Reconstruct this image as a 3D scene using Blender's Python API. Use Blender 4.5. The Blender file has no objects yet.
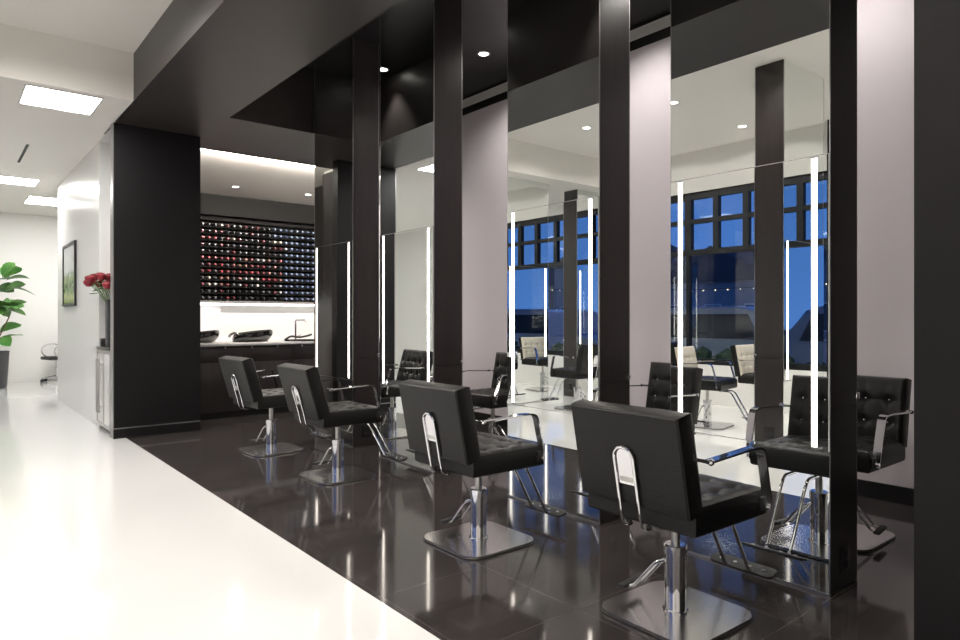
import bpy, bmesh, math, random
from mathutils import Vector, Matrix
random.seed(7)
PI = math.pi
S = bpy.context.scene
C = S.collection
V = Vector

# ------------------------------------------------------------------ materials
def nodes(name):
    m = bpy.data.materials.new(name); m.use_nodes = True
    nt = m.node_tree; b = nt.nodes['Principled BSDF']
    return m, nt, b
def mat(name, col, rough=.5, metal=0., coat=0., bump=None, spec=.5, coat_rough=.05):
    m, nt, b = nodes(name)
    b.inputs['Base Color'].default_value = (*col, 1)
    b.inputs['Roughness'].default_value = rough
    b.inputs['Metallic'].default_value = metal
    b.inputs['Coat Weight'].default_value = coat
    b.inputs['Coat Roughness'].default_value = coat_rough
    b.inputs['Specular IOR Level'].default_value = spec
    if bump:
        scale, strength, stretch = bump
        tc = nt.nodes.new('ShaderNodeTexCoord'); mp = nt.nodes.new('ShaderNodeMapping')
        mp.inputs['Scale'].default_value = stretch
        nz = nt.nodes.new('ShaderNodeTexNoise'); nz.inputs['Scale'].default_value = scale; nz.inputs['Detail'].default_value = 4
        bp = nt.nodes.new('ShaderNodeBump'); bp.inputs['Strength'].default_value = strength; bp.inputs['Distance'].default_value = .01
        nt.links.new(tc.outputs['Object'], mp.inputs[0]); nt.links.new(mp.outputs[0], nz.inputs['Vector'])
        nt.links.new(nz.outputs[0], bp.inputs['Height']); nt.links.new(bp.outputs[0], b.inputs['Normal'])
    return m
def noisy(name, c1, c2, scale, rough, stretch=(1,1,1), **k):
    m = mat(name, c1, rough, **k); nt = m.node_tree; b = nt.nodes['Principled BSDF']
    tc = nt.nodes.new('ShaderNodeTexCoord'); mp = nt.nodes.new('ShaderNodeMapping'); mp.inputs['Scale'].default_value = stretch
    nz = nt.nodes.new('ShaderNodeTexNoise'); nz.inputs['Scale'].default_value = scale; nz.inputs['Detail'].default_value = 5
    rp = nt.nodes.new('ShaderNodeValToRGB')
    rp.color_ramp.elements[0].position = .35; rp.color_ramp.elements[1].position = .65
    rp.color_ramp.elements[0].color = (*c1, 1); rp.color_ramp.elements[1].color = (*c2, 1)
    nt.links.new(tc.outputs['Object'], mp.inputs[0]); nt.links.new(mp.outputs[0], nz.inputs['Vector'])
    nt.links.new(nz.outputs[0], rp.inputs[0]); nt.links.new(rp.outputs[0], b.inputs['Base Color'])
    return m
def emit(name, col, s):
    m, nt, b = nodes(name)
    b.inputs['Base Color'].default_value = (.8, .8, .8, 1)
    b.inputs['Emission Color'].default_value = (*col, 1); b.inputs['Emission Strength'].default_value = s
    return m
def tile_mat(name, c1, c2, grout, px, py, ox, oy, rough, gap=.004):
    m, nt, b = nodes(name); L = nt.links.new
    geo = nt.nodes.new('ShaderNodeNewGeometry'); sep = nt.nodes.new('ShaderNodeSeparateXYZ'); L(geo.outputs['Position'], sep.inputs[0])
    def line(sock, off, p):
        a = nt.nodes.new('ShaderNodeMath'); a.operation = 'SUBTRACT'; L(sock, a.inputs[0]); a.inputs[1].default_value = off - 100 * p - gap / 2
        f = nt.nodes.new('ShaderNodeMath'); f.operation = 'MODULO'; L(a.outputs[0], f.inputs[0]); f.inputs[1].default_value = p
        l = nt.nodes.new('ShaderNodeMath'); l.operation = 'LESS_THAN'; L(f.outputs[0], l.inputs[0]); l.inputs[1].default_value = gap
        return l.outputs[0]
    mx = nt.nodes.new('ShaderNodeMath'); mx.operation = 'MAXIMUM'
    L(line(sep.outputs[0], ox, px), mx.inputs[0]); L(line(sep.outputs[1], oy, py), mx.inputs[1])
    mp = nt.nodes.new('ShaderNodeMapping'); mp.inputs['Scale'].default_value = (.6, 2.4, 1); L(geo.outputs['Position'], mp.inputs[0])
    nz = nt.nodes.new('ShaderNodeTexNoise'); nz.inputs['Scale'].default_value = 2.2; nz.inputs['Detail'].default_value = 6; L(mp.outputs[0], nz.inputs['Vector'])
    rp = nt.nodes.new('ShaderNodeValToRGB'); L(nz.outputs[0], rp.inputs[0])
    rp.color_ramp.elements[0].position = .3; rp.color_ramp.elements[1].position = .7
    rp.color_ramp.elements[0].color = (*c1, 1); rp.color_ramp.elements[1].color = (*c2, 1)
    mix = nt.nodes.new('ShaderNodeMix'); mix.data_type = 'RGBA'; L(mx.outputs[0], mix.inputs[0]); L(rp.outputs[0], mix.inputs[6]); mix.inputs[7].default_value = (*grout, 1)
    L(mix.outputs[2], b.inputs['Base Color'])
    rr = nt.nodes.new('ShaderNodeMapRange'); L(nz.outputs[0], rr.inputs[0]); rr.inputs[3].default_value = rough[0]; rr.inputs[4].default_value = rough[1]
    L(rr.outputs[0], b.inputs['Roughness'])
    return m
def glass_mat(name):
    m = bpy.data.materials.new(name); m.use_nodes = True; nt = m.node_tree; nt.nodes.clear()
    o = nt.nodes.new('ShaderNodeOutputMaterial'); t = nt.nodes.new('ShaderNodeBsdfTransparent'); t.inputs[0].default_value = (.93, .96, .98, 1)
    g = nt.nodes.new('ShaderNodeBsdfGlossy'); g.inputs['Roughness'].default_value = 0
    lw = nt.nodes.new('ShaderNodeLayerWeight')
    pw = nt.nodes.new('ShaderNodeMath'); pw.operation = 'POWER'; pw.inputs[1].default_value = 5; nt.links.new(lw.outputs['Facing'], pw.inputs[0])
    f = nt.nodes.new('ShaderNodeMath'); f.operation = 'MULTIPLY_ADD'; f.inputs[1].default_value = .95; f.inputs[2].default_value = .045; nt.links.new(pw.outputs[0], f.inputs[0])
    x = nt.nodes.new('ShaderNodeMixShader')
    nt.links.new(f.outputs[0], x.inputs[0]); nt.links.new(t.outputs[0], x.inputs[1]); nt.links.new(g.outputs[0], x.inputs[2]); nt.links.new(x.outputs[0], o.inputs[0])
    return m
M = dict(
    laminate=noisy('dark laminate', (.026, .021, .020), (.033, .027, .026), 3, .28, (6, 6, .6)),
    darkpaint=mat('dark paint', (.030, .025, .024), .4),
    pier=mat('charcoal paint', (.0075, .0066, .0070), .5, spec=.2),
    blackpaint=mat('black gloss paint', (.012, .0115, .012), .3),
    white=mat('white paint', (.80, .785, .76), .5),
    gloss_white=mat('satin white wall', (.84, .835, .815), .24),
    ceil=mat('ceiling paint', (.92, .895, .85), .7),
    rose_wall=mat('mauve tinted wall', (.72, .665, .70), .6),
    skirting=mat('black skirting', (.012, .011, .011), .3),
    tile=tile_mat('black porcelain tile', (.030, .026, .0255), (.050, .043, .0415), (.075, .066, .062), .63, .69, 1.66, 2.10, (.06, .10)),
    wfloor=mat('polished white floor', (.88, .87, .85), .08, coat=.6),
    leather=mat('black leather', (.006, .0055, .0055), .40, coat=.05, coat_rough=.25, spec=.28, bump=(55, .16, (1, .3, 2.4))),
    cream=mat('cream backrest front', (.62, .56, .46), .4),
    chrome=mat('chrome', (.82, .82, .84), .07, 1),
    steel=noisy('brushed steel', (.68, .66, .65), (.76, .74, .73), 30, .20, (1, 12, 1), metal=1),
    bsteel=mat('satin steel', (.55, .54, .52), .3, 1),
    alu=mat('anodised trim', (.42, .41, .41), .35, 1),
    mirror=mat('silvered mirror', (.87, .895, .88), 0, 1),
    medge=mat('mirror edge', (.25, .27, .26), .2, .7),
    led=emit('led strip', (1, .90, .79), 9),
    panel=emit('light panel', (1, .99, .97), 42),
    down=emit('downlight lens', (1, .94, .86), 14),
    cove=emit('cove strip', (1, .92, .82), 430),
    splash_fill=emit('splash fill strip', (1, .98, .95), 7),  # glow of the added strip that brightens the splash wall
    matt_black=mat('matt black shelf', (.008, .0075, .0075), .65, spec=.2),
    rubber=mat('black rubber', (.01, .01, .01), .6),
    crystal=mat('button', (.75, .74, .76), .12, 1),
    plastic=mat('black plastic', (.012, .012, .013), .3),
    ceramic=mat('black ceramic', (.008, .008, .008), .08, coat=.5),
    counter=mat('pale quartz', (.80, .79, .78), .15),
    frame=mat('window frame black', (.006, .0065, .008), .5, spec=.3),
    glass=glass_mat('window glass'),
    frost=mat('frosted glass', (.72, .72, .68), .12),
    leaf=noisy('leaf green', (.035, .13, .022), (.085, .22, .04), 6, .35),
    trunk=mat('bark', (.11, .07, .045), .8),
    pot=mat('charcoal planter', (.025, .025, .028), .45),
    rose=noisy('rose petals', (.16, .002, .010), (.27, .006, .018), 30, .5),
    rleaf=mat('rose leaf', (.09, .17, .04), .5),
    asphalt=mat('asphalt', (.05, .05, .055), .7),
    house=noisy('render wall', (.30, .31, .34), (.36, .36, .39), 2, .8),
    roof=mat('roof shingle', (.07, .07, .085), .8),
    hwin=mat('dark house glass', (.03, .035, .05), .1),
    carp=mat('car paint', (.34, .38, .46), .2, coat=.6),
    hedge=noisy('hedge', (.012, .03, .014), (.03, .06, .025), 12, .8),
    bulb=emit('bulb', (1, .75, .45), 4),
)
def picture_mat():
    m, nt, b = nodes('landscape print'); L = nt.links.new
    tc = nt.nodes.new('ShaderNodeTexCoord'); sp = nt.nodes.new('ShaderNodeSeparateXYZ'); L(tc.outputs['Object'], sp.inputs[0])
    nz = nt.nodes.new('ShaderNodeTexNoise'); nz.inputs['Scale'].default_value = 5; L(tc.outputs['Object'], nz.inputs['Vector'])
    ma = nt.nodes.new('ShaderNodeMath'); ma.operation = 'MULTIPLY_ADD'; L(nz.outputs[0], ma.inputs[0]); ma.inputs[1].default_value = .22; L(sp.outputs[2], ma.inputs[2])
    mr = nt.nodes.new('ShaderNodeMapRange'); L(ma.outputs[0], mr.inputs[0]); mr.inputs[1].default_value = -.4; mr.inputs[2].default_value = .6
    rp = nt.nodes.new('ShaderNodeValToRGB'); L(mr.outputs[0], rp.inputs[0]); cr = rp.color_ramp
    cr.elements[0].position = 0; cr.elements[0].color = (.16, .26, .06, 1)
    cr.elements[1].position = 1; cr.elements[1].color = (.78, .80, .80, 1)
    for p, c in ((.18, (.42, .48, .20, 1)), (.3, (.10, .19, .06, 1)), (.48, (.34, .40, .24, 1)), (.56, (.76, .78, .76, 1))):
        e = cr.elements.new(p); e.color = c
    L(rp.outputs[0], b.inputs['Base Color']); b.inputs['Roughness'].default_value = .25
    return m
M['print'] = picture_mat()

# ------------------------------------------------------------------ mesh helpers
class B:
    """collects shapes; build() links them as one mesh object"""
    def __init__(s): s.bm = bmesh.new(); s.mi = 0
    def _new(s, geom_faces):
        for f in geom_faces: f.material_index = s.mi
    def box(s, x0, x1, y0, y1, z0, z1, bev=0, seg=2, mtx=None):
        n0 = len(s.bm.faces)
        t = bmesh.new()
        vs = [t.verts.new((x, y, z)) for x in (x0, x1) for y in (y0, y1) for z in (z0, z1)]
        for q in ((0,1,3,2),(4,6,7,5),(0,4,5,1),(2,3,7,6),(0,2,6,4),(1,5,7,3)): t.faces.new([vs[i] for i in q])
        if bev: bmesh.ops.bevel(t, geom=t.edges[:], offset=bev, segments=seg, profile=.5, affect='EDGES')
        return s.join(t, mtx)
    def join(s, t, mtx=None):
        if mtx: bmesh.ops.transform(t, matrix=mtx, verts=t.verts[:])
        bmesh.ops.recalc_face_normals(t, faces=t.faces[:])
        me = bpy.data.meshes.new('tmp'); 
        for f in t.faces: f.material_index = s.mi
        t.to_mesh(me); t.free(); s.bm.from_mesh(me); bpy.data.meshes.remove(me); return s
    def prism(s, pts, z0, z1, bev=0, mtx=None, seg=2):
        t = bmesh.new()
        a = [t.verts.new((p[0], p[1], z0)) for p in pts]; b = [t.verts.new((p[0], p[1], z1)) for p in pts]
        n = len(pts); t.faces.new(a[::-1]); t.faces.new(b)
        for i in range(n): t.faces.new((a[i], a[(i+1) % n], b[(i+1) % n], b[i]))
        if bev:
            es = [e for e in t.edges if abs(e.verts[0].co.z - e.verts[1].co.z) < 1e-6]
            bmesh.ops.bevel(t, geom=es, offset=bev, segments=seg, profile=.5, affect='EDGES')
        return s.join(t, mtx)
    def lathe(s, prof, seg=24, mtx=None):
        t = bmesh.new(); rings = []
        for r, z in prof:
            if r < 1e-5: rings.append([t.verts.new((0, 0, z))])
            else: rings.append([t.verts.new((r*math.cos(2*PI*i/seg), r*math.sin(2*PI*i/seg), z)) for i in range(seg)])
        for A, Bq in zip(rings, rings[1:]):
            for i in range(seg):
                j = (i+1) % seg
                if len(A) == 1 and len(Bq) == 1: continue
                if len(A) == 1: t.faces.new((A[0], Bq[i], Bq[j]))
                elif len(Bq) == 1: t.faces.new((A[i], A[j], Bq[0]))
                else: t.faces.new((A[i], A[j], Bq[j], Bq[i]))
        if len(rings[0]) > 1: t.faces.new(rings[0][::-1])
        if len(rings[-1]) > 1: t.faces.new(rings[-1])
        return s.join(t, mtx)
    def tube(s, pts, r, seg=10, rect=None, closed=False, up=V((0, 0, 1)), mtx=None):
        """sweep a round (or rect=(w,h)) section along points"""
        t = bmesh.new(); pts = [V(p) for p in pts]; rings = []; n = len(pts)
        nrm = None
        for i, p in enumerate(pts):
            if closed: d = (pts[(i+1) % n] - pts[i-1])
            else: d = (pts[min(i+1, n-1)] - pts[max(i-1, 0)])
            d.normalize()
            if nrm is None:
                a = up if abs(d.dot(up)) < .95 else V((1, 0, 0))
                nrm = (a - d*a.dot(d)).normalized()
            else: nrm = (nrm - d*nrm.dot(d)).normalized()
            bi = d.cross(nrm)
            rr = r[i] if isinstance(r, (list, tuple)) else r
            if rect:
                w, h = rect
                rings.append([t.verts.new(p + bi*a*w/2 + nrm*b*h/2) for a, b in ((-1,-1),(1,-1),(1,1),(-1,1))])
            else:
                rings.append([t.verts.new(p + nrm*rr*math.cos(2*PI*k/seg) + bi*rr*math.sin(2*PI*k/seg)) for k in range(seg)])
        m = len(rings[0])
        for i in range(n if closed else n-1):
            A, Q = rings[i], rings[(i+1) % n]
            for k in range(m): t.faces.new((A[k], A[(k+1) % m], Q[(k+1) % m], Q[k]))
        if not closed: t.faces.new(rings[0][::-1]); t.faces.new(rings[-1])
        return s.join(t, mtx)
    def sphere(s, c, r, sub=2, sc=(1,1,1)):
        t = bmesh.new(); bmesh.ops.create_icosphere(t, subdivisions=sub, radius=r)
        return s.join(t, Matrix.Translation(c) @ Matrix.Diagonal((*sc, 1)))
    def build(s, name, mats, parent=None, smooth=True, angle=35):
        me = bpy.data.meshes.new(name); s.bm.to_mesh(me); s.bm.free()
        for m in (mats if isinstance(mats, (list, tuple)) else [mats]): me.materials.append(M[m])
        if smooth:
            me.shade_smooth(); me.set_sharp_from_angle(angle=math.radians(angle))
        o = bpy.data.objects.new(name, me); C.objects.link(o)
        if parent: o.parent = parent
        return o
def rounded(w, h, r, seg=6):
    pts = []
    for cx, cy, a0 in ((w/2-r, h/2-r, 0), (-w/2+r, h/2-r, PI/2), (-w/2+r, -h/2+r, PI), (w/2-r, -h/2+r, 1.5*PI)):
        for k in range(seg+1):
            a = a0 + PI/2*k/seg; pts.append((cx + r*math.cos(a), cy + r*math.sin(a)))
    return pts
def smooth_path(pts, r=.03, k=5):
    pts = [V(p) for p in pts]; out = [pts[0]]
    for a, b, c in zip(pts, pts[1:], pts[2:]):
        l = min(r, (a-b).length*.49, (c-b).length*.49)
        p, q = b + (a-b).normalized()*l, b + (c-b).normalized()*l
        for i in range(k+1):
            t = i/k; out.append(p*(1-t)**2 + b*2*t*(1-t) + q*t*t)
    out.append(pts[-1]); return out
def tag(o, label=None, cat=None, group=None, kind=None):
    if label: o['label'] = label
    if cat: o['category'] = cat
    if group: o['group'] = group
    if kind: o['kind'] = kind
    return o
def empty(name, loc, rz, label, cat, group=None):
    o = bpy.data.objects.new(name, None); o.empty_display_size = .1; C.objects.link(o)
    o.location = loc; o.rotation_euler = (0, 0, rz)
    return tag(o, label, cat, group)
def copy_tree(o, parent=None):
    kids = list(o.children)
    c = o.copy(); C.objects.link(c)
    if parent: c.parent = parent
    for ch in kids: copy_tree(ch, c)
    return c
def struct(name, b, m, smooth=False):
    return tag(b.build(name, m, smooth=smooth), kind='structure')
def sbox(name, m, *boxes, label=None):
    b = B()
    for q in boxes: b.box(*q)
    o = struct(name, b, m)
    if label: o['label'] = label
    return o

# ------------------------------------------------------------------ layout constants
XM, T = 3.33, .31              # mirror plane of the stations, station thickness
XP = 5.4                       # mauve-tinted wall behind the stations
XW = -2.6                      # window wall
XB = 1.63                      # seam of white and black floor
HL, HH, HD = 3.5, 3.97, 4.25   # low ceiling, high ceiling, black ceiling

# ------------------------------------------------------------------ room shell
sbox('floor', 'wfloor', (XW, XB, -2, 16.8, -.1, 0), (XB, 5, 12.85, 16.8, -.1, 0), label='glossy white floor of the aisle and hallway')
sbox('floor', 'tile', (XB, 6.8, -2, 12.85, -.1, 0), label='black tiled floor under the styling stations')
sbox('ceiling', 'ceil', (XW, 1.51, -2, 7.3, HH, HH+.1), label='high white ceiling over the aisle')
sbox('ceiling', 'ceil', (XW, 1.53, 7.4, 12.85, HL, HL+.1), (XW, 5, 12.85, 16.8, HL, HL+.1), label='lower white ceiling over the hallway')
sbox('ceiling', 'blackpaint', (2.44, XP, -2, 7.27, HD, HD+.1), label='black ceiling above the stations')
sbox('ceiling', 'ceil', (1.63, 6.9, 8.85, 12.85, 3.57, 3.7), label='white ceiling over the colour bar')
sbox('trim_1', 'ceil', (XW, 1.51, 7.3, 7.4, HL, HH+.1), label='white bulkhead between the two ceiling heights')
sbox('trim_2', 'darkpaint', (1.51, 2.44, -2, 8.85, HL, HH+.45), label='dark beam along the edge of the white ceiling')
sbox('trim_3', 'darkpaint', (2.44, 6.8, 7.27, 8.85, HL, HH+.45), label='dark cross beam in front of the colour bar')
b = B(); b.box(1.51, 2.43, 8.26, 8.40, 0, HL); struct('wall_end', b, 'pier')['label'] = 'charcoal wall pier at the end of the station row'
sbox('trim_4', 'alu', (1.503, 2.43, 8.252, 8.26, .105, .118), (1.500, 1.51, 8.255, 8.40, 0.0, HL), label='metal strip along the charcoal pier')
sbox('baseboard_end', 'pier', (1.505, 2.43, 8.249, 8.26, 0, .105))
sbox('wall_right', 'rose_wall', (XP, XP+.12, -2, 7.27, 0, 4.02), label='white wall behind the stations, tinted mauve for the pink light')  # pink light on this white wall is put into its base colour
sbox('trim_5', 'blackpaint', (XP+.002, XP+.12, -2, 7.27, 4.02, HD+.1), label='black strip above the mauve wall')
sbox('baseboard_right', 'skirting', (XP-.015, XP, .83, 8.9, 0, .125))
sbox('wall_right', 'pier', (XP, XP+.12, 7.27, 9.0, 0, HL+.1), (XP, 6.9, 8.7, 8.85, 0, HL+.1), label='dark return wall beside the colour bar')
sbox('wall_near', 'pier', (2.605, XP, .68, .83, 0, HD), label='dark partition wall at the near end of the stations')
sbox('wall_back', 'white', (1.63, 6.8, 12.65, 12.85, 0, 3.76), label='white wall behind the colour bar')
sbox('wall_bar', 'rose_wall', (1.63, 4.03, 12.52, 12.65, .0, 1.62), label='pale wall piece beside the splash wall')
sbox('wall_bar', 'white', (6.8, 6.9, 8.85, 12.85, 0, 3.76), label='side wall of the colour bar')
sbox('wall_hall', 'gloss_white', (1.53, 1.60, 9.25, 12.85, 0, HL), label='glossy white hallway wall with a picture')
sbox('wall_inner', 'skirting', (1.60, 1.63, 9.30, 12.65, 0, 3.6), label='dark inner side of the hallway wall')
sbox('wall_niche', 'white', (2.1, 2.13, 8.40, 9.28, 0, HL), (1.60, 2.1, 9.25, 9.28, 0, HL), (1.53, 2.13, 8.40, 9.28, HL-.002, HL+.04), label='white hallway niche over the cabinet')
sbox('wall_niche', 'skirting', (2.13, 2.15, 8.40, 9.30, 0, HL), (1.60, 2.15, 9.28, 9.30, 0, HL), label='dark back of the hallway niche')
sbox('wall_far', 'white', (XW, 5, 16.8, 16.9, 0, HL+.1), label='white wall at the far end of the hallway')
sbox('wall_far', 'white', (5, 5.1, 12.85, 16.9, 0, HL+.1), label='side wall of the far room')
sbox('wall_rear', 'white', (XW, XB, -2.1, -2, 0, HH+.1), label='white wall behind the viewer')
sbox('wall_rear', 'pier', (XB, XP, -2.1, -2, 0, HD+.1), label='dark wall behind the viewer')
# window wall: white below and above the glazing
WY0, WY1, WZ0, WZ1, WP = 1.23, 11.03, .61, 3.32, .49
sbox('wall_left', 'white', (XW-.2, XW, -2, 16.9, 0, WZ0), (XW-.2, XW, -2, 16.9, WZ1, HH+.1), (XW-.2, XW, -2, WY0, WZ0, WZ1), (XW-.2, XW, WY1, 16.9, WZ0, WZ1), label='white wall around the street windows')
for k in range(4):
    y0 = WY0 + k*5*WP
    f = B()
    for i in range(6 if k == 3 else 5):
        w = .058 if i in (0, 5) else .045
        f.box(XW-.12, XW-.03, y0 + i*WP - w, y0 + i*WP + w, 2.37, WZ1)
        if i in (0, 5): f.box(XW-.12, XW-.03, y0 + i*WP - .025, y0 + i*WP + .025, WZ0, 2.37)
    for z, w in ((WZ0+.04, .05), (2.37, .045), (2.86, .035), (WZ1-.05, .06)):
        f.box(XW-.115, XW-.035, y0+.03, y0+5*WP-.03, z-w, z+w)
    fo = struct('window_%d' % (k+1), f, 'frame'); fo['label'] = 'black framed street window with small upper panes'
    g = B(); g.box(XW-.078, XW-.072, y0, y0+5*WP, WZ0, WZ1)
    g.build('pane', 'glass', fo, smooth=False)
sbox('trim_6', 'frame', (XW, XW+.10, 3.80, 3.93, 0, HH), label='dark post on the window wall')

# ------------------------------------------------------------------ lamps
def downlight(x, y, z, label, group, lens='downw', power=122, cone=160):
    t = empty('downlight', (x, y, z), 0, label, 'ceiling light', group)
    ring = B(); ring.lathe([(.052, .0), (.052, -.006), (.075, -.006), (.078, 0)], 24); ring.build('trim_ring', 'bsteel' if lens == 'down' else 'white', t)
    l = B(); l.lathe([(0, -.003), (.052, -.003), (.052, -.0005), (0, -.0005)], 20); l.build('lens', 'down', t)
    ld = bpy.data.lights.new('lamp', 'SPOT'); ld.energy = power; ld.color = (1, .95, .89); ld.spot_size = math.radians(cone); ld.spot_blend = .7; ld.shadow_soft_size = .045; ld.cycles.use_multiple_importance_sampling = False
    lo = bpy.data.objects.new('lamp', ld); C.objects.link(lo); lo.parent = t; lo.location = (0, 0, -.008)
    return t
rows = [(.72, 'the dark beam'), (-.3, 'the middle'), (-1.9, 'the street windows')]
ords = ['first', 'second', 'third', 'fourth', 'fifth']
for x, w in rows:
    for i, y in enumerate((6.2, 4.8, 3.4, 2.0, .6)):
        downlight(x, y, HH, 'round downlight in high white ceiling, by %s, %s from the bulkhead' % (w, ords[i]), 'downlights in the white ceiling')
for i, y in enumerate((6.75, 5.1, 3.45, 1.8)):
    downlight(2.62, y, HD, 'round downlight in black ceiling in front of the mirrors, %s from the cross beam' % ords[i], 'downlights in the black ceiling', 'down', 90, 80)
for i, y in enumerate((5.65, 3.9, 2.15)):
    downlight(4.66, y, HD, 'round downlight in black ceiling behind the stations, %s from the cross beam' % ords[i], 'downlights in the black ceiling', 'down', 118, 150)
for i, (x, y) in enumerate(((2.9, 11.3), (3.93, 11.4), (5.2, 11.3))):
    downlight(x, y, 3.57, 'round downlight over the colour bar, %s from the hallway' % ords[i], 'downlights over the colour bar', 'down', 150, 150)
def light_panel(x0, x1, y0, y1, label):
    t = empty('ceiling_panel_light', ((x0+x1)/2, (y0+y1)/2, HL), 0, label, 'ceiling light', 'square ceiling light panels')
    w, h = (x1-x0)/2, (y1-y0)/2
    f = B()
    f.box(-w-.02, -w, -h-.02, h+.02, -.008, 0); f.box(w, w+.02, -h-.02, h+.02, -.008, 0)
    f.box(-w, w, -h-.02, -h, -.008, 0); f.box(-w, w, h, h+.02, -.008, 0); f.build('frame', 'white', t, smooth=False)
    d = B(); d.box(-w, w, -h, h, -.005, -.001); d.build('diffuser', 'panel', t, smooth=False)
light_panel(.64, 1.25, 7.42, 8.07, 'square light panel just behind the white bulkhead')
light_panel(.62, 1.23, 12.45, 13.07, 'square light panel in hallway ceiling past the linear slot')
light_panel(1.27, 1.9, 14.2, 15.1, 'square light panel deep in the far room, behind the hallway wall corner')
light_panel(-1.4, -.8, 9.5, 10.1, 'added unseen light panel in low ceiling near the street windows, for brightness')  # added out of view to brighten the hallway side
light_panel(3.0, 3.6, 14.2, 14.8, 'added unseen light panel deep in the far room ceiling, for brightness')  # added out of view to brighten the far room
t = empty('ceiling_slot_diffuser', (.87, 10.6, HL), 0, 'narrow black slot diffuser in white hallway ceiling', 'air vent')
b = B(); b.box(-.016, .016, -.62, .62, -.003, 0); b.build('slot', 'rubber', t, smooth=False)
b = B(); b.box(-.022, -.016, -.63, .63, -.004, .001); b.box(.016, .022, -.63, .63, -.004, .001); b.build('flange', 'white', t, smooth=False)
b = B(); b.box(2.46, 6.78, 8.852, 8.875, 3.505, 3.55)
tag(b.build('cove_light', 'cove', smooth=False), 'hidden linear cove light on the back of the dark cross beam', 'cove light')
b = B(); b.box(1.66, 6.78, 12.40, 12.42, 1.568, 1.60)  # added fill strip, lifts the splash wall and counter
tag(b.build('splash_fill_light', 'splash_fill', smooth=False), 'added light strip under the black colour shelf, brightening the splash wall', 'fill light')
for y0, y1, lab in ((2.3, 4.24, 'white air grille high on mauve wall behind the two nearer stations'), (4.95, 7.2, 'white air grille high on mauve wall further along the row')):
    t = empty('air_vent', (XP, (y0+y1)/2, 4.17), 0, lab, 'air vent', 'air grilles above the mauve wall')
    h = (y1-y0)/2
    f = B()
    f.box(-.012, .002, -h, h, .04, .052); f.box(-.012, .002, -h, h, -.052, -.04); f.box(-.012, .002, -h, -h+.012, -.04, .04); f.box(-.012, .002, h-.012, h, -.04, .04)
    f.build('frame', 'white', t, smooth=False)
    f = B()
    for k in range(5): f.box(-.011, .002, -h+.012, h-.012, -.036+k*.0165, -.026+k*.0165)
    f.build('slats', 'white', t, smooth=False)

# ------------------------------------------------------------------ styling stations
def station(loc, rz, H, label, strips=(-.378, .378)):
    t = empty('styling_station', loc, rz, label, 'mirror station', 'mirrored styling stations')
    W = .45
    b = B(); b.box(.008, T-.008, -W+.008, W-.008, 0, H); b.build('body', 'laminate', t, smooth=False)
    for sgn in (-1, 1):
        e = B()
        for z0, z1 in ((.02, .915), (.92, H)):
            y0, y1 = (-W, -W+.008) if sgn < 0 else (W-.008, W)
            e.box(.004, T-.004, y0, y1, z0, z1)
        e.build('end_panel', 'laminate', t, smooth=False)
    for side in ('front', 'back'):
        s = 1 if side == 'front' else -1
        def X(a): return a if s > 0 else T - a
        def bx(bb, x0, x1, *r): bb.box(min(X(x0), X(x1)), max(X(x0), X(x1)), *r)
        m = B(); bx(m, 0, .008, -W+.004, W-.004, .012, H); m.build('mirror', 'mirror', t, smooth=False)
        e = B(); bx(e, -.001, .009, -W, -W+.004, .0, H); bx(e, -.001, .009, W-.004, W, .0, H); bx(e, -.003, .008, -W, W, .0, .012); e.build('edge_trim', 'alu', t, smooth=False)
        p = B(); bx(p, -.008, -.0, -W+.006, W-.006, .70, 2.135); lm = p.build('led_mirror', 'mirror', t, smooth=False)
        e = B(); bx(e, -.009, 0, -W+.004, W-.004, 2.135, 2.139); e.build('edge_strip', 'alu', lm, smooth=False); e = B(); bx(e, -.009, 0, -W+.004, W-.004, .696, .70); e.build('edge_strip', 'alu', lm, smooth=False)
        for y in strips:
            l = B(); bx(l, -.0095, -.008, y-.013, y+.013, .715, 2.125); l.build('light_strip', 'led', lm, smooth=False)
            for z0, z1 in ((2.125, 2.134), (.702, .715)): c = B(); bx(c, -.011, -.008, y-.016, y+.016, z0, z1); c.build('end_cap', 'alu', lm, smooth=False)
    o = B(); o.box(.10, .21, -W-.006, -W, .09, .22, .004); oo = o.build('outlet', 'plastic', t)
    o = B(); o.box(.125, .185, -W-.009, -W-.006, .16, .20, .001); o.box(.125, .185, -W-.009, -W-.006, .105, .145, .001); o.build('socket', 'rubber', oo)
    h = B(); h.box(T-.03, T+.004, -W-.012, -W, .935, .965, .003); h.build('wall_hook', 'chrome', t)
    return t
SY = (1.865, 3.305, 5.165, 6.615)
places = ('first of four from the dark near partition', 'second of four from the dark near partition', 'third of four from the dark near partition', 'last of four, before the colour bar')
for y, p in zip(SY, places):
    station((XM, y, 0), 0, HD, 'dark double-sided mirror station, ' + p)
station((-.45, 3.28, 0), PI/2, HH, 'dark mirror station on white floor by the street windows, reaching the high ceiling', (-.378,))
station((-2.13, 7.63, 0), PI/2, HL, 'dark mirror station touching the street windows under the lower ceiling', (-.378,))
station((-.54, 7.62, 0), PI/2, HL, 'dark mirror station on white floor under the lower ceiling, away from the windows')

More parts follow.
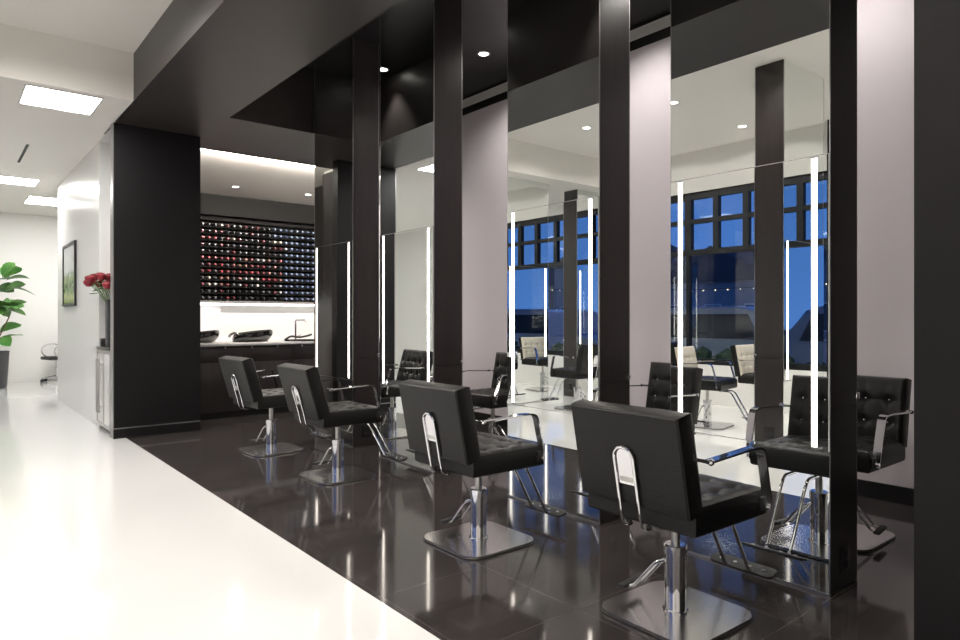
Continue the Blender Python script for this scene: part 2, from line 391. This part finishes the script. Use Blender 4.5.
# ------------------------------------------------------------------ salon chairs
def cushion(w, d, t, cols, rows, r=.03, dim=.018, n=40):
    """tufted slab, top face in +Z; w along Y, d along X, centred, bottom z=0"""
    bm = bmesh.new(); nx = int(n*d/w); ny = n; g = []
    # non-uniform coordinates: denser at the rim
    def coords(L, k):
        out = []
        for i in range(k+1):
            u = i/k
            out.append(-L/2 + L*(.5 - .5*math.cos(PI*u))*.45 + L*u*.55)
        return out
    xs, ys = coords(d, nx), coords(w, ny)
    for x in xs:
        row = []
        for y in ys:
            ex, ey = d/2-abs(x), w/2-abs(y)
            fall = 0
            for e in (ex, ey):
                if e < r: fall = max(fall, r*(1-math.sqrt(max(0, 1-((r-e)/r)**2))))
            h = .012*min(1, ex/.09)*min(1, ey/.09)
            inside = min(1, min(ex, ey)/.05)
            for cx in rows:
                for cy in cols:
                    q = math.hypot(x-cx, y-cy); h -= dim*math.exp(-(q/.026)**2)
            for cy in cols: h -= .006*inside*math.exp(-((y-cy)/.012)**2)
            for cx in rows: h -= .006*inside*math.exp(-((x-cx)/.012)**2)
            row.append(bm.verts.new((x, y, t - fall + h)))
        g.append(row)
    for i in range(nx):
        for j in range(ny): bm.faces.new((g[i][j], g[i+1][j], g[i+1][j+1], g[i][j+1]))
    rim = [g[i][0] for i in range(nx+1)] + [g[nx][j] for j in range(1, ny+1)] + [g[i][ny] for i in range(nx-1, -1, -1)] + [g[0][j] for j in range(ny-1, 0, -1)]
    prev = rim; K = len(rim)
    for z, sc in ((r, 1.0), (r*.3, .995), (0, .965)):
        cur = [bm.verts.new((v.co.x*sc if True else 0, v.co.y*sc, z)) for v in rim]
        for k in range(K): bm.faces.new((prev[(k+1) % K], prev[k], cur[k], cur[(k+1) % K]))
        prev = cur
    bm.faces.new(prev)
    return bm
def make_chair(backmat='leather', tilt=11):
    TILT = math.radians(tilt)
    t = empty('salon_chair', (0, 0, 0), 0, 'x', 'salon chair', 'salon chairs')
    b = B(); b.prism(rounded(.525, .525, .10, 10), .006, .018, .003, seg=1); b.build('base_plate', 'steel', t)
    b = B(); b.prism(rounded(.53, .53, .10, 10), 0, .006); b.build('base_rim', 'rubber', t)
    b = B(); b.lathe([(.058, .018), (.058, .024), (.049, .026), (.049, .275), (.053, .277), (.053, .312), (.046, .318), (.022, .318)], 32)
    col = b.build('pump_column', 'chrome', t)
    b = B(); b.lathe([(.021, .30), (.021, .46)], 20); b.box(-.16, .16, -.13, .13, .447, .466, .004); b.build('piston', 'bsteel', t)
    # pump pedal: chrome bent bars down to a dark pad on one side
    dv = V((-.12, 1, 0)).normalized(); n = V((dv.y, -dv.x, 0))
    b = B()
    for s in (-1, 1):
        p = n*s*.042
        b.tube(smooth_path([p + dv*.03 + V((0,0,.245)), p + dv*.075 + V((0,0,.225)), p + dv*.20 + V((0,0,.075)), p + dv*.25 + V((0,0,.075))], .03), .008)
    ped = b.build('pump_pedal', 'chrome', t)
    b = B(); c = dv*.235 + V((0, 0, .078)); ang = math.atan2(n.y, n.x)
    b.box(-.085, .085, -.018, .018, -.009, .011, .006, mtx=Matrix.Translation(c) @ Matrix.Rotation(ang, 4, 'Z')); b.build('pedal_pad', 'rubber', ped)
    # seat
    rowsx = (-.13, .0, .13); cols = (-.20, -.067, .067, .20)
    b = B(); b.join(cushion(.575, .54, .125, cols, rowsx), Matrix.Translation((.0, 0, .466))); seat = b.build('seat', 'leather', t, angle=28)
    # backrest: cushion stood up, front face towards +X
    bh = .42
    rot = Matrix.Translation((-.200, 0, .565)) @ Matrix.Rotation(-TILT, 4, 'Y')
    stand = Matrix(((0, 0, 1, -.115), (0, 1, 0, 0), (-1, 0, 0, bh/2), (0, 0, 0, 1)))   # X->-Z, Z->X
    brow = (-.065, .075)
    b = B(); b.join(cushion(.575, bh, .115, cols, brow, r=.028), rot @ stand)
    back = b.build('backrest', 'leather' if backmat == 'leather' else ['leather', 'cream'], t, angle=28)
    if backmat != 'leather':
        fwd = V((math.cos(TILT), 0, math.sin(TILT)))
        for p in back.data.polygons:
            if p.normal.dot(fwd) > .35: p.material_index = 1  # front faces of the backrest coloured pale cream
    for cx in brow:
        for cy in cols:
            q = rot @ stand @ V((cx, cy, .103)); b = B(); b.sphere(q, .0095, 2, (.7, 1, 1)); b.build('button', 'crystal', back)
    for cx in rowsx:
        for cy in cols: b = B(); b.sphere((cx, cy, .466+.112), .009, 2, (1, 1, .6)); b.build('button', 'leather', seat)
    # chrome bracket behind: U loop with a plate, hooks under the seat
    def R(y, z, off=0): return rot @ V((-.115-.010-off, y, z))
    pts = []
    for k in range(13):
        a = PI*k/12; pts.append(R(-.05*math.cos(a), .215+.05*math.sin(a)))
    lo = [V((-.315, -.05, .50)), V((-.30, -.05, .455)), V((-.26, -.05, .449))]
    hi = [V((-.315, .05, .50)), V((-.30, .05, .455)), V((-.26, .05, .449))]
    full = smooth_path(lo[::-1] + [R(-.05, .02)], .03) + pts + smooth_path([R(.05, .02)] + hi, .03)
    b = B(); b.tube(full, .0075, up=V((0, 1, 0)))
    br = b.build('back_bracket', 'chrome', t)
    b = B()
    pl = [(-.043, .10), (.043, .10)] + [(.043*math.cos(PI*k/10), .215+.043*math.sin(PI*k/10)) for k in range(11)]
    tm = rot @ Matrix(((0, 0, 1, -.122), (1, 0, 0, 0), (0, 1, 0, 0), (0, 0, 0, 1)))
    b.prism(pl, 0, .004, mtx=tm); pp = b.build('bracket_plate', 'chrome', br)
    b = B(); b.prism([(-.033, .112), (.033, .112), (.033, .132), (-.033, .132)], -.002, 0, mtx=tm); b.build('maker_plate', 'bsteel', br)
    for s in (-1, 1):
        b = B(); b.sphere((-.262, s*.05, .452), .014, 2); b.build('bracket_nut', 'rubber', br)
    # armrests: flat chrome bars
    for s in (-1, 1):
        y = s*.315
        b = B()
        path = smooth_path([(-.215, y, .775), (.09, y, .790), (.17, y, .783), (.228, y*.985, .57), (.232, y*.97, .50)], .035, 6)
        b.tube(path, 0, rect=(.042, .009), up=V((0, 0, 1)))
        arm = b.build('armrest', 'chrome', t, angle=30)
        b = B(); b.tube([(-.235, s*.27, .775), (-.235, s*.325, .775)], .008); b.tube([(-.238, y, .775), (-.2, y, .775)], .009); b.sphere((-.235, s*.332, .775), .014, 2); b.build('back_knob', 'chrome', arm)
        b = B(); b.box(.21, .255, min(s*.283, s*.303), max(s*.283, s*.303), .495, .555, .004); ap = b.build('arm_plate', 'rubber', arm)
        b = B(); b.tube([(.232, s*.30, .52), (.232, s*.325, .52)], .011, 8); b.build('bolt', 'chrome', ap)
    # footrest
    b = B()
    for s in (-1, 1):
        y = s*.065
        b.tube(smooth_path([(.17, y, .445), (.30, y, .445), (.335, y, .40), (.515, y, .085), (.56, y, .078)], .03), .0095)
    fr = b.build('footrest', 'chrome', t)
    b = B()
    b.prism(rounded(.085, .34, .025, 4), -.007, .007, .003, mtx=Matrix.Translation((.565, 0, .088)) @ Matrix.Rotation(math.radians(-14), 4, 'Y')); fp = b.build('foot_plate', 'rubber', fr)
    b = B()
    for k in range(4): b.sphere((.563, -.115+.077*k, .0965), .012, 1, (1, 1, .3))
    b.build('grip_studs', 'alu', fp)
    return t
proto = make_chair(); proto_b = make_chair(tilt=16); used = False
def put(x, y, rz, label, group, src=None):
    global used
    if src is None:
        o = proto if not used else copy_tree(proto); used = True
    else: o = src
    o.location = (x, y, 0); o.rotation_euler = (0, 0, rz); o['label'] = label; o['group'] = group
    return o
D = math.radians
g1 = 'black chairs facing the lit mirrors'
put(2.607, 1.786, D(-1), 'black tufted salon chair on black tiles, seen from behind, before the nearest mirror station', g1)
put(2.534, 3.122, 0, 'black salon chair facing the second mirror station, just beyond the nearest black chair', g1)
put(2.637, 5.145, 0, 'black salon chair facing the third mirror station, shiny tufted seat', g1, proto_b)
put(2.616, 6.556, D(4), 'black salon chair standing closest to the colour bar counter', g1, copy_tree(proto_b))
g2 = 'black chairs between the stations and the mauve wall'
put(4.33, 1.80, PI, 'black tufted chair by mauve wall, half hidden behind the nearest mirror station', g2)
put(4.38, 3.16, PI, 'black tufted chair behind the second mirror station, buttoned back against the mauve wall', g2)
put(4.38, 5.165, PI, 'black chair seen side-on in the gap before the third mirror station by mauve wall', g2)
put(4.38, 6.60, PI, 'black chair behind the last mirror station', g2)
g3 = 'chairs by the street windows'
put(-.65, 6.68, PI/2, 'black salon chair on white floor facing the window mirror station', g3)
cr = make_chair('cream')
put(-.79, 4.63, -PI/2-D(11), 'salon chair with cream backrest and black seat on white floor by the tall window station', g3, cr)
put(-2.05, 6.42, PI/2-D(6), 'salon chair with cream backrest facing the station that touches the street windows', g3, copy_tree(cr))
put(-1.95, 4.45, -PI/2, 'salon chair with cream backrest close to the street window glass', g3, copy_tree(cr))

# ------------------------------------------------------------------ colour bar
t = empty('bar_counter', (3.9, 9.0, 0), 0, 'long dark panelled counter with pale top in front of the colour wall', 'counter')
b = B(); b.box(-1.45, 1.5, .02, .62, .09, .955); b.build('carcass', 'laminate', t, smooth=False)
b = B(); b.box(-1.45, 1.5, .06, .60, 0, .09); b.build('plinth', 'skirting', t, smooth=False)
for i in range(4):
    x0 = -1.45 + i*.7375
    b = B(); b.box(x0+.002, x0+.7355, 0, .02, .09, .74, .001); b.build('door', 'laminate', t)
    b = B(); b.box(x0+.002, x0+.7355, 0, .02, .745, .925, .001); b.build('drawer', 'laminate', t)
b = B(); b.box(-1.47, 1.5, -.03, .66, .965, 1.0, .003); b.build('worktop', 'counter', t)
b = B()
for i in range(8): b.box(-1.30+i*.36, -1.285+i*.36, -.005, .012, .925, .965)
b.build('standoffs', 'bsteel', t, smooth=False)
def bowl(x, rz, label):
    t = empty('shampoo_bowl', (x, 9.36, 1.0), rz, label, 'shampoo bowl', 'black shampoo bowls on the counter')
    prof = []
    bm = bmesh.new(); nu, nv = 28, 10
    rings = []
    for j, (r, z) in enumerate([(.0, .0), (.19, .0), (.245, .025), (.272, .07), (.275, .115), (.262, .14), (.24, .135), (.21, .08), (.15, .045), (.10, .035), (0, .03)]):
        if r == 0: rings.append([bm.verts.new((0, 0, z))]); continue
        ring = []
        for i in range(nu):
            a = 2*PI*i/nu; rx = r*1.02*(1 if r < .2 else 1); 
            x_ = rx*math.cos(a); y_ = r*.8*math.sin(a)
            dip = 0
            if r > .2: dip = -.055*math.exp(-((((a-PI+PI) % (2*PI))-PI)/.42)**2) + .030*math.cos(a)
            ring.append(bm.verts.new((x_, y_, max(z+dip, .0))))
        rings.append(ring)
    for A, Q in zip(rings, rings[1:]):
        for i in range(nu):
            k = (i+1) % nu
            if len(A) == 1: bm.faces.new((A[0], Q[i], Q[k]))
            elif len(Q) == 1: bm.faces.new((A[i], A[k], Q[0]))
            else: bm.faces.new((A[i], A[k], Q[k], Q[i]))
    b = B(); b.join(bm); b.build('basin', 'ceramic', t, angle=60)
    b = B(); b.tube(smooth_path([(-.20, 0, .08), (-.24, 0, .13), (-.30, 0, .12), (-.33, .02, .07)], .03), [.018]*14 if False else .016); b.build('spray_handset', 'chrome', t)
bowl(2.72, 0, 'black shampoo bowl on the pale counter, cut off by the charcoal pier')
bowl(3.47, 0, 'black shampoo bowl with chrome handset in the middle of the pale counter')
t = empty('faucet', (4.18, 9.52, 1.0), 0, 'tall square chrome faucet on the pale counter', 'faucet')
b = B(); b.lathe([(.026, 0), (.026, .008), (.014, .01), (.014, .24)], 16); b.tube(smooth_path([(0, 0, .24), (0, 0, .30), (.16, 0, .30), (.16, 0, .27)], .015), .012); b.build('spout', 'chrome', t)
b = B(); b.tube([(0, -.014, .06), (0, -.05, .06)], .009); b.tube([(0, -.05, .06), (.07, -.05, .085)], .006); b.build('lever', 'chrome', t)
t = empty('basin_sink', (4.12, 9.22, 1.0), 0, 'black oval basin set in counter in front of the faucet', 'sink')
b = B(); b.lathe([(.0, .002), (.17, .004), (.21, .012), (.225, .02), (.235, .014), (.24, 0)], 28); b.build('rim', 'ceramic', t)
b = B(); b.tube(smooth_path([(-.20, .08, .02), (-.10, .10, .075), (.0, .10, .05), (.12, .10, .06), (.22, .09, .09)], .06), .016); b.build('hose', 'plastic', t)
# wall shelf with rows of colour bottles
SX0, SZ0, PX, PZ = 3.02, 1.72,   .1115, .1205
t = empty('colour_shelf', (4.2, 12.35, 0), 0, 'big black wall shelf of pigeonholes holding round colour bottles', 'shelf')
b = B(); b.box(-2.57, 2.6, .20, .29, 1.63, 3.565); b.build('back_panel', 'matt_black', t, smooth=False)
b = B(); b.box(-2.57, 2.6, .0, .20, 3.20, 3.565); b.build('top_panel', 'matt_black', t, smooth=False)
b = B(); b.box(-2.57, 2.6, .0, .22, 1.60, 1.645); b.build('bottom_board', 'alu', t, smooth=False)
NR, NC = 12, 26
for r in range(NR+1):
    z = SZ0 - PZ/2 + r*PZ
    b = B(); b.box(-2.56, 2.59, .03, .20, z-.004, z+.004); b.build('shelf_board', 'matt_black', t, smooth=False)
bcols = [((.02, .02, .022), .25), ((.10, .10, .11), .25), ((.35, .35, .35), .3), ((.30, .05, .06), .3), ((.16, .035, .045), .3), ((.10, .13, .22), .25), ((.20, .24, .36), .25), ((.55, .50, .40), .3), ((.28, .15, .12), .3)]
protos = []
for i, (c, r_) in enumerate(bcols):
    M['cap%d' % i] = mat('bottle cap %d' % i, c, r_, coat=.25)
    M['ring%d' % i] = mat('bottle body %d' % i, tuple(v*.15 for v in c), .4)
    b = B(); rx = Matrix.Rotation(PI/2, 4, 'X')
    b.lathe([(0, -.10), (.030, -.10), (.031, -.09), (.031, .05), (.023, .062)], 14, rx); b.mi = 1
    b.lathe([(.021, .058), (.021, .088), (.017, .094), (0, .096)], 14, rx)
    protos.append(b.build('colour_bottle', ['ring%d' % i, 'cap%d' % i]))
usedp = set()
num = ['first', 'second', 'third', 'fourth', 'fifth', 'sixth', 'seventh', 'eighth', 'ninth', 'tenth', 'eleventh', 'twelfth', 'thirteenth', 'fourteenth', 'fifteenth', 'sixteenth', 'seventeenth', 'eighteenth', 'nineteenth', 'twentieth', 'twenty-first', 'twenty-second', 'twenty-third', 'twenty-fourth', 'twenty-fifth', 'twenty-sixth']
white_at = {(0, 3), (2, 5), (5, 9), (5, 10), (8, 1), (8, 7), (8, 8), (8, 9), (9, 1), (9, 2), (9, 6), (9, 9), (9, 13), (10, 13), (2, 12), (2, 13), (3, 14)}
names = {0: 'black', 1: 'dark grey', 2: 'light grey', 3: 'red', 4: 'dark red', 5: 'dark blue', 6: 'blue grey', 7: 'cream', 8: 'brown'}
C0 = 5     # first column in view
for r in range(NR):
    for c in range(C0-1, NC):
        v = c - C0
        if (r, v) in white_at: k = 7 if random.random() < .4 else 2
        elif v >= 14 or (v >= 12 and r < 2): k = random.choice((6, 6, 5, 6))
        elif r == 2 and v in (0, 1, 2): k = 3
        elif 5 <= r <= 9: k = random.choice((4, 4, 8, 3, 1, 1))
        else: k = random.choice((0, 1, 1, 0, 4))
        o = protos[k]
        if k in usedp: o = o.copy(); C.objects.link(o)
        usedp.add(k)
        o.location = (SX0 + .055 + c*PX if False else 3.02 + .05 + (c-C0+1)*PX + .50, 12.35+.10, SZ0 + (NR-1-r)*PZ - .018)
        tag(o, '%s colour bottle, %s row from the top, %s column of the black wall shelf' % (names[k], num[r], num[c-C0+1]), 'bottle', 'colour bottles on the wall shelf')
for i, p in enumerate(protos):
    if i not in usedp: bpy.data.objects.remove(p)
t = empty('light_switch', (1.63, 10.2, 1.18), 0, 'dark switch plate on the inner side of the hallway wall', 'switch')
b = B(); b.box(0, .008, -.06, .06, -.06, .06, .002); b.build('plate', 'plastic', t)
b = B(); b.box(.008, .012, -.02, .02, -.03, .03, .001); b.build('rocker', 'alu', t)

# ------------------------------------------------------------------ hallway
t = empty('wall_cabinet', (1.5, 8.83, 0), 0, 'low hallway cabinet with frosted doors and long steel handles', 'cabinet')
b = B(); b.box(.02, .58, -.42, .41, .06, .97); b.build('carcass', 'white', t, smooth=False)
b = B(); b.box(.05, .55, -.42, .41, 0, .06); b.build('plinth', 'skirting', t, smooth=False)
b = B(); b.box(-.005, .58, -.425, .413, .97, .995, .002); b.build('top', 'skirting', t)
for y0, y1, yh in ((-.42, -.006, -.06), (.0, .41, .06)):
    b = B(); b.box(.0, .02, y0, y0+.03, .065, .965); b.box(.0, .02, y1-.03, y1, .065, .965); b.box(.0, .02, y0+.03, y1-.03, .065, .1); b.box(.0, .02, y0+.03, y1-.03, .93, .965)
    d = b.build('door', 'bsteel', t, smooth=False)
    b = B(); b.box(.006, .014, y0+.03, y1-.03, .1, .93); b.build('glass', 'frost', d, smooth=False)
    b = B(); b.tube([(-.055, yh, .24), (-.055, yh, .86)], .011); b.tube([(0, yh, .30), (-.055, yh, .30)], .007); b.tube([(0, yh, .80), (-.055, yh, .80)], .007); b.build('handle', 'bsteel', d)
t = empty('vase', (1.62, 8.86, .995), 0, 'tall dark square vase of red roses on the hallway cabinet', 'vase')
b = B(); b.prism(rounded(.16, .16, .02, 3), 0, .56); b.prism(rounded(.15, .15, .02, 3), .56, .561); b.build('body', 'pot', t)
b = B(); b.box(-.03, .03, -.04, .04, 0, .10, .005)
o = b.build('card_holder', 'plastic'); o.location = (1.545, 9.06, .995); tag(o, 'small black box on the hallway cabinet beside the vase', 'box')
rs = random.Random(3)
posw = ['at the very top', 'low at the hallway side', 'high at the hallway side', 'low in front', 'high in front', 'at the centre', 'low at the back', 'high at the back', 'tucked by the pier', 'upper row by the pier', 'second at the top', 'leaning out furthest', 'lowest by the rim', 'just above the rim in front', 'at the wall side', 'upper wall side']
for i in range(16):
    a = i*2.399; rr = .24*math.sqrt((i+.5)/16); top = V((-.07 + rr*math.cos(a), .06 + rr*1.1*math.sin(a), .74 + .13*(1-rr/.24) + rs.uniform(-.04, .05)))
    t = empty('rose', (1.62, 8.86, .995), 0, 'red rose in the dark vase on the cabinet, ' + posw[i], 'rose', 'red roses in the vase')
    foot = V((.03*math.cos(a), .03*math.sin(a), .45))
    b = B(); b.tube([foot, foot.lerp(top, .6) + V((0, 0, .03)), top], .0045, 6); st = b.build('stem', 'rleaf', t)
    b = B(); b.lathe([(0, -.04), (.026, -.036), (.052, -.006), (.057, .02), (.047, .036), (.037, .028), (.032, .043), (.02, .035), (.015, .046), (0, .043)], 12, Matrix.Translation(top)); b.build('bloom', 'rose', t)
    b = B()
    for k in range(3):
        an = a + k*2.1; c = foot.lerp(top, .62+.1*k); d = V((math.cos(an), math.sin(an), -.1))*.09; s_ = V((-math.sin(an), math.cos(an), .25))*.024
        bm = bmesh.new(); vs = [bm.verts.new(p) for p in (c, c+d*.5+s_, c+d, c+d*.5-s_)]; bm.faces.new(vs); b.join(bm)
    b.build('leaf', 'rleaf', t)
t = empty('framed_picture', (1.53, 11.52, 1.975), 0, 'black framed landscape print hung on the white hallway wall', 'picture')
b = B(); w, h = .58, .465
b.box(-.03, 0, -w, -w+.04, -h, h); b.box(-.03, 0, w-.04, w, -h, h); b.box(-.03, 0, -w+.04, w-.04, -h, -h+.04); b.box(-.03, 0, -w+.04, w-.04, h-.04, h); b.build('frame', 'plastic', t, smooth=False)
b = B(); b.box(-.016, -.004, -w+.04, w-.04, -h+.04, h-.04); b.build('print', 'print', t, smooth=False)
# rolling office chair
t = empty('office_chair', (1.93, 16.4, 0), D(200), 'small black swivel chair with chrome star base in the far room', 'office chair')
b = B(); b.box(-.22, .22, -.22, .22, .46, .53, .03, 3); b.build('seat', 'leather', t)
b = B(); b.box(-.05, .0, -.21, .21, .0, .42, .022, 3, Matrix.Translation((-.22, 0, .60)) @ Matrix.Rotation(-.15, 4, 'Y')); b.build('backrest', 'leather', t)
for s in (-1, 1):
    pts = [(-.2+.2*math.cos(a)+.17, s*.26, .64+.14*math.sin(a)) for a in [2*PI*k/20 for k in range(20)]]
    b = B(); b.tube(pts, .014, closed=True, up=V((0, 1, 0))); b.build('armrest', 'chrome', t)
b = B(); b.lathe([(.03, .09), (.03, .30), (.018, .31), (.018, .46)], 16); b.build('column', 'chrome', t)
b = B()
for k in range(5):
    a = 2*PI*k/5; b.tube([(0, 0, .12), (.28*math.cos(a), .28*math.sin(a), .085)], [.024, .014])
sb = b.build('star_base', 'chrome', t)
for k in range(5):
    a = 2*PI*k/5; b = B(); b.tube([(.28*math.cos(a)-.018*math.sin(a), .28*math.sin(a)+.018*math.cos(a), .034), (.28*math.cos(a)+.018*math.sin(a), .28*math.sin(a)-.018*math.cos(a), .034)], .034, 14); b.tube([(.28*math.cos(a), .28*math.sin(a), .05), (.28*math.cos(a), .28*math.sin(a), .09)], .008); b.build('caster', 'rubber', sb)
# potted fig
t = empty('potted_fig', (.86, 15.6, 0), 0, 'tall broad-leaved fig in a charcoal planter at the far wall', 'plant')
b = B(); b.lathe([(.14, 0), (.17, .02), (.21, .68), (.22, .70), (.20, .70), (.19, .62), (0, .62)], 28); b.build('planter', 'pot', t)
b = B(); b.tube(smooth_path([(0, 0, .6), (.03, .02, 1.1), (-.02, 0, 1.6), (.05, 0, 2.1)], .2), .02); b.tube([(.02, 0, .9), (.20, -.05, 1.35)], .012); b.tube([(0, 0, 1.2), (-.2, .06, 1.7)], .012); b.build('trunk', 'trunk', t)
b = B(); rl = random.Random(11)
def leaf_bm(c, az, el, L, W):
    bm = bmesh.new(); n = 7; rows = []
    d = V((math.cos(az)*math.cos(el), math.sin(az)*math.cos(el), math.sin(el))); s_ = V((-math.sin(az), math.cos(az), 0)); s_ = Matrix.Rotation(rl.uniform(-1.1, 1.1), 3, d) @ s_; u = s_.cross(d)
    for i in range(n+1):
        q = i/n; w = W*(math.sin(PI*min(1, q*.92+.06))**.8)*(0.55+.6*q) if 0 < i < n else .004
        p = c + d*L*q - V((0, 0, 1))*L*.35*q*q
        rows.append([bm.verts.new(p - s_*w/2 - u*w*.10), bm.verts.new(p + u*.0), bm.verts.new(p + s_*w/2 - u*w*.10)])
    for A, Q in zip(rows, rows[1:]):
        for k in range(2): bm.faces.new((A[k], A[k+1], Q[k+1], Q[k]))
    return bm
for i in range(46):
    z = rl.uniform(.92, 2.25)
    if 1.25 < z < 1.42: z += .2
    az = rl.uniform(0, 2*PI); el = rl.uniform(-.1, .75) if z < 2 else rl.uniform(.3, 1.2)
    r0 = rl.uniform(.03, .16)
    b.join(leaf_bm(V((r0*math.cos(az), r0*math.sin(az), z)), az, el, rl.uniform(.36, .52), rl.uniform(.24, .33)))
b.build('foliage', 'leaf', t)

# ------------------------------------------------------------------ the street at dusk
b = B(); b.box(-70, XW-.2, -60, 90, -.3, -.15); tag(b.build('street', 'asphalt', smooth=False), 'dark street outside the windows', kind='structure')
def house(x, y, w, d, h, label):
    t = empty('house', (x, y, -.15), 0, label, 'house', 'houses across the street')
    b = B(); b.box(-d/2, d/2, -w/2, w/2, 0, h); b.build('wall', 'house', t, smooth=False)
    b = B(); b.prism([(-w/2-.3, h), (w/2+.3, h), (0, h+w*.28)], -d/2-.3, d/2+.3, mtx=Matrix(((0, 0, 1, 0), (1, 0, 0, 0), (0, 1, 0, 0), (0, 0, 0, 1)))); b.build('roof', 'roof', t, smooth=False)
    n = max(2, int(w/2.2))
    for fl in range(max(1, int(h/2.8))):
        for k in range(n):
            yy = -w/2 + (k+.5)*w/n
            b = B(); b.box(d/2, d/2+.06, yy-.5, yy+.5, .8+fl*2.8, 2.2+fl*2.8); f = b.build('window', 'white', t, smooth=False)
            b = B(); b.box(d/2+.05, d/2+.08, yy-.43, yy+.43, .87+fl*2.8, 2.13+fl*2.8); b.build('pane', 'hwin', f, smooth=False)
hl = ['wide gabled house across the street beside the plain one', 'low plain house across the street', 'tall narrow gabled house across the street', 'broad house across the street', 'gabled house down the street', 'small house far down the street', 'house opposite the near end of the salon', 'house at the very end of the street']
for (y, w, h), lab in zip(((11.5, 8, 4.2), (20, 7, 3.4), (28.5, 7, 4.8), (38, 7, 3.8), (48, 8, 4.0), (58, 8, 3.8), (2, 8, 4.2), (70, 10, 4.2)), hl):
    house(-30, y, w, 8, h, lab)
def car(x, y, label):
    t = empty('car', (x, y, -.15), 0, label, 'car', 'cars parked outside')
    side = [(-2.3, .35), (-2.32, .75), (-2.2, .98), (-1.95, 1.02), (-1.55, 1.62), (-1.2, 1.72), (.3, 1.72), (.6, 1.66), (1.15, 1.08), (2.1, .96), (2.3, .8), (2.33, .4), (2.2, .3), (-2.2, .3)]
    mt = Matrix(((0, 0, 1, 0), (1, 0, 0, 0), (0, 1, 0, 0), (0, 0, 0, 1)))
    b = B(); b.prism(side, -.9, .9, .06, mt, 3); b.build('body', 'carp', t)
    for s in (-1, 1):
        b = B(); b.prism([(-1.65, 1.06), (-1.4, 1.56), (.35, 1.56), (.85, 1.06)], -.008, .008, mtx=Matrix.Translation((s*.905, 0, 0)) @ mt); b.build('window', 'hwin', t, smooth=False)
        for yy in (-1.4, 1.4):
            b = B(); b.tube([(s*.68, yy, .34), (s*.92, yy, .34)], .34, 24); wh = b.build('wheel', 'rubber', t)
            b = B(); b.tube([(s*.90, yy, .34), (s*.93, yy, .34)], .2, 16); b.build('hubcap', 'bsteel', wh)
car(-6.6, 8.2, 'parked blue-grey car outside the window by the tall station')
car(-6.6, 14.5, 'parked blue-grey car further down the street')
car(-6.6, 2.4, 'parked blue-grey car opposite the near end of the salon')
for i, y in enumerate((.6, 3.0, 5.4, 7.8, 10.2)):
    b = B(); rh = random.Random(i)
    for k in range(60):
        bm = bmesh.new(); bmesh.ops.create_icosphere(bm, subdivisions=1, radius=rh.uniform(.12, .22))
        b.join(bm, Matrix.Translation((rh.uniform(-.22, .22), rh.uniform(-1, 1), rh.uniform(.15, .85))))
    o = b.build('hedge', 'hedge', smooth=False); o.location = (-3.5, y, -.15)
    tag(o, 'low dark hedge outside the street window, %s from the near end' % ords[i], 'hedge', 'hedges below the windows')
t = empty('string_lights', (-9.5, 9, 2.35), 0, 'string of tiny warm bulbs hung across the street', 'string lights')
b = B(); b.tube([(0, y, -.25*math.sin(PI*(y+6)/14)) for y in range(-6, 9)], .008, 6); b.build('cable', 'rubber', t)
for k in range(40):
    y = -6 + 14*k/39; b = B(); b.sphere((0, y, -.25*math.sin(PI*(y+6)/14)-.03), .018, 1); b.build('bulb', 'bulb', t)
for i, y in enumerate((-5.8, 17.0)):
    b = B(); b.tube([(0, 0, 0), (0, 0, 2.6)], .04); o = b.build('street_post', 'rubber'); o.location = (-9.5, y, -.15)
    tag(o, ('thin dark post outside near the salon door', 'thin dark post outside at the end of the string lights')[i], 'post')

# ------------------------------------------------------------------ world, camera, view
w = bpy.data.worlds.new('dusk'); S.world = w; w.use_nodes = True; nt = w.node_tree
bg = nt.nodes['Background']; tc = nt.nodes.new('ShaderNodeTexCoord'); sp = nt.nodes.new('ShaderNodeSeparateXYZ'); rp = nt.nodes.new('ShaderNodeValToRGB')
nt.links.new(tc.outputs['Generated'], sp.inputs[0]); nt.links.new(sp.outputs[2], rp.inputs[0]); nt.links.new(rp.outputs[0], bg.inputs[0])
rp.color_ramp.elements[0].position = 0; rp.color_ramp.elements[0].color = (.10, .26, .72, 1)
rp.color_ramp.elements[1].position = .6; rp.color_ramp.elements[1].color = (.02, .07, .30, 1)
bg.inputs[1].default_value = 1.05
cam = bpy.data.cameras.new('camera'); co = bpy.data.objects.new('camera', cam); C.objects.link(co)
co.location = (0, 0, 1.35); co.rotation_euler = (PI/2, 0, -math.radians(39.2))
cam.sensor_width = 36; cam.lens = 665/960*36; cam.shift_y = -3/960; cam.clip_start = .02
S.camera = co
S.view_settings.view_transform = 'Standard'; S.view_settings.look = 'None'; S.view_settings.gamma = 1; S.view_settings.exposure = 0
S.view_settings.use_curve_mapping = False
S.cycles.max_bounces = 12; S.cycles.glossy_bounces = 8; S.cycles.diffuse_bounces = 4; S.cycles.transparent_max_bounces = 12
S.cycles.use_denoising = True; S.cycles.sample_clamp_indirect = 5
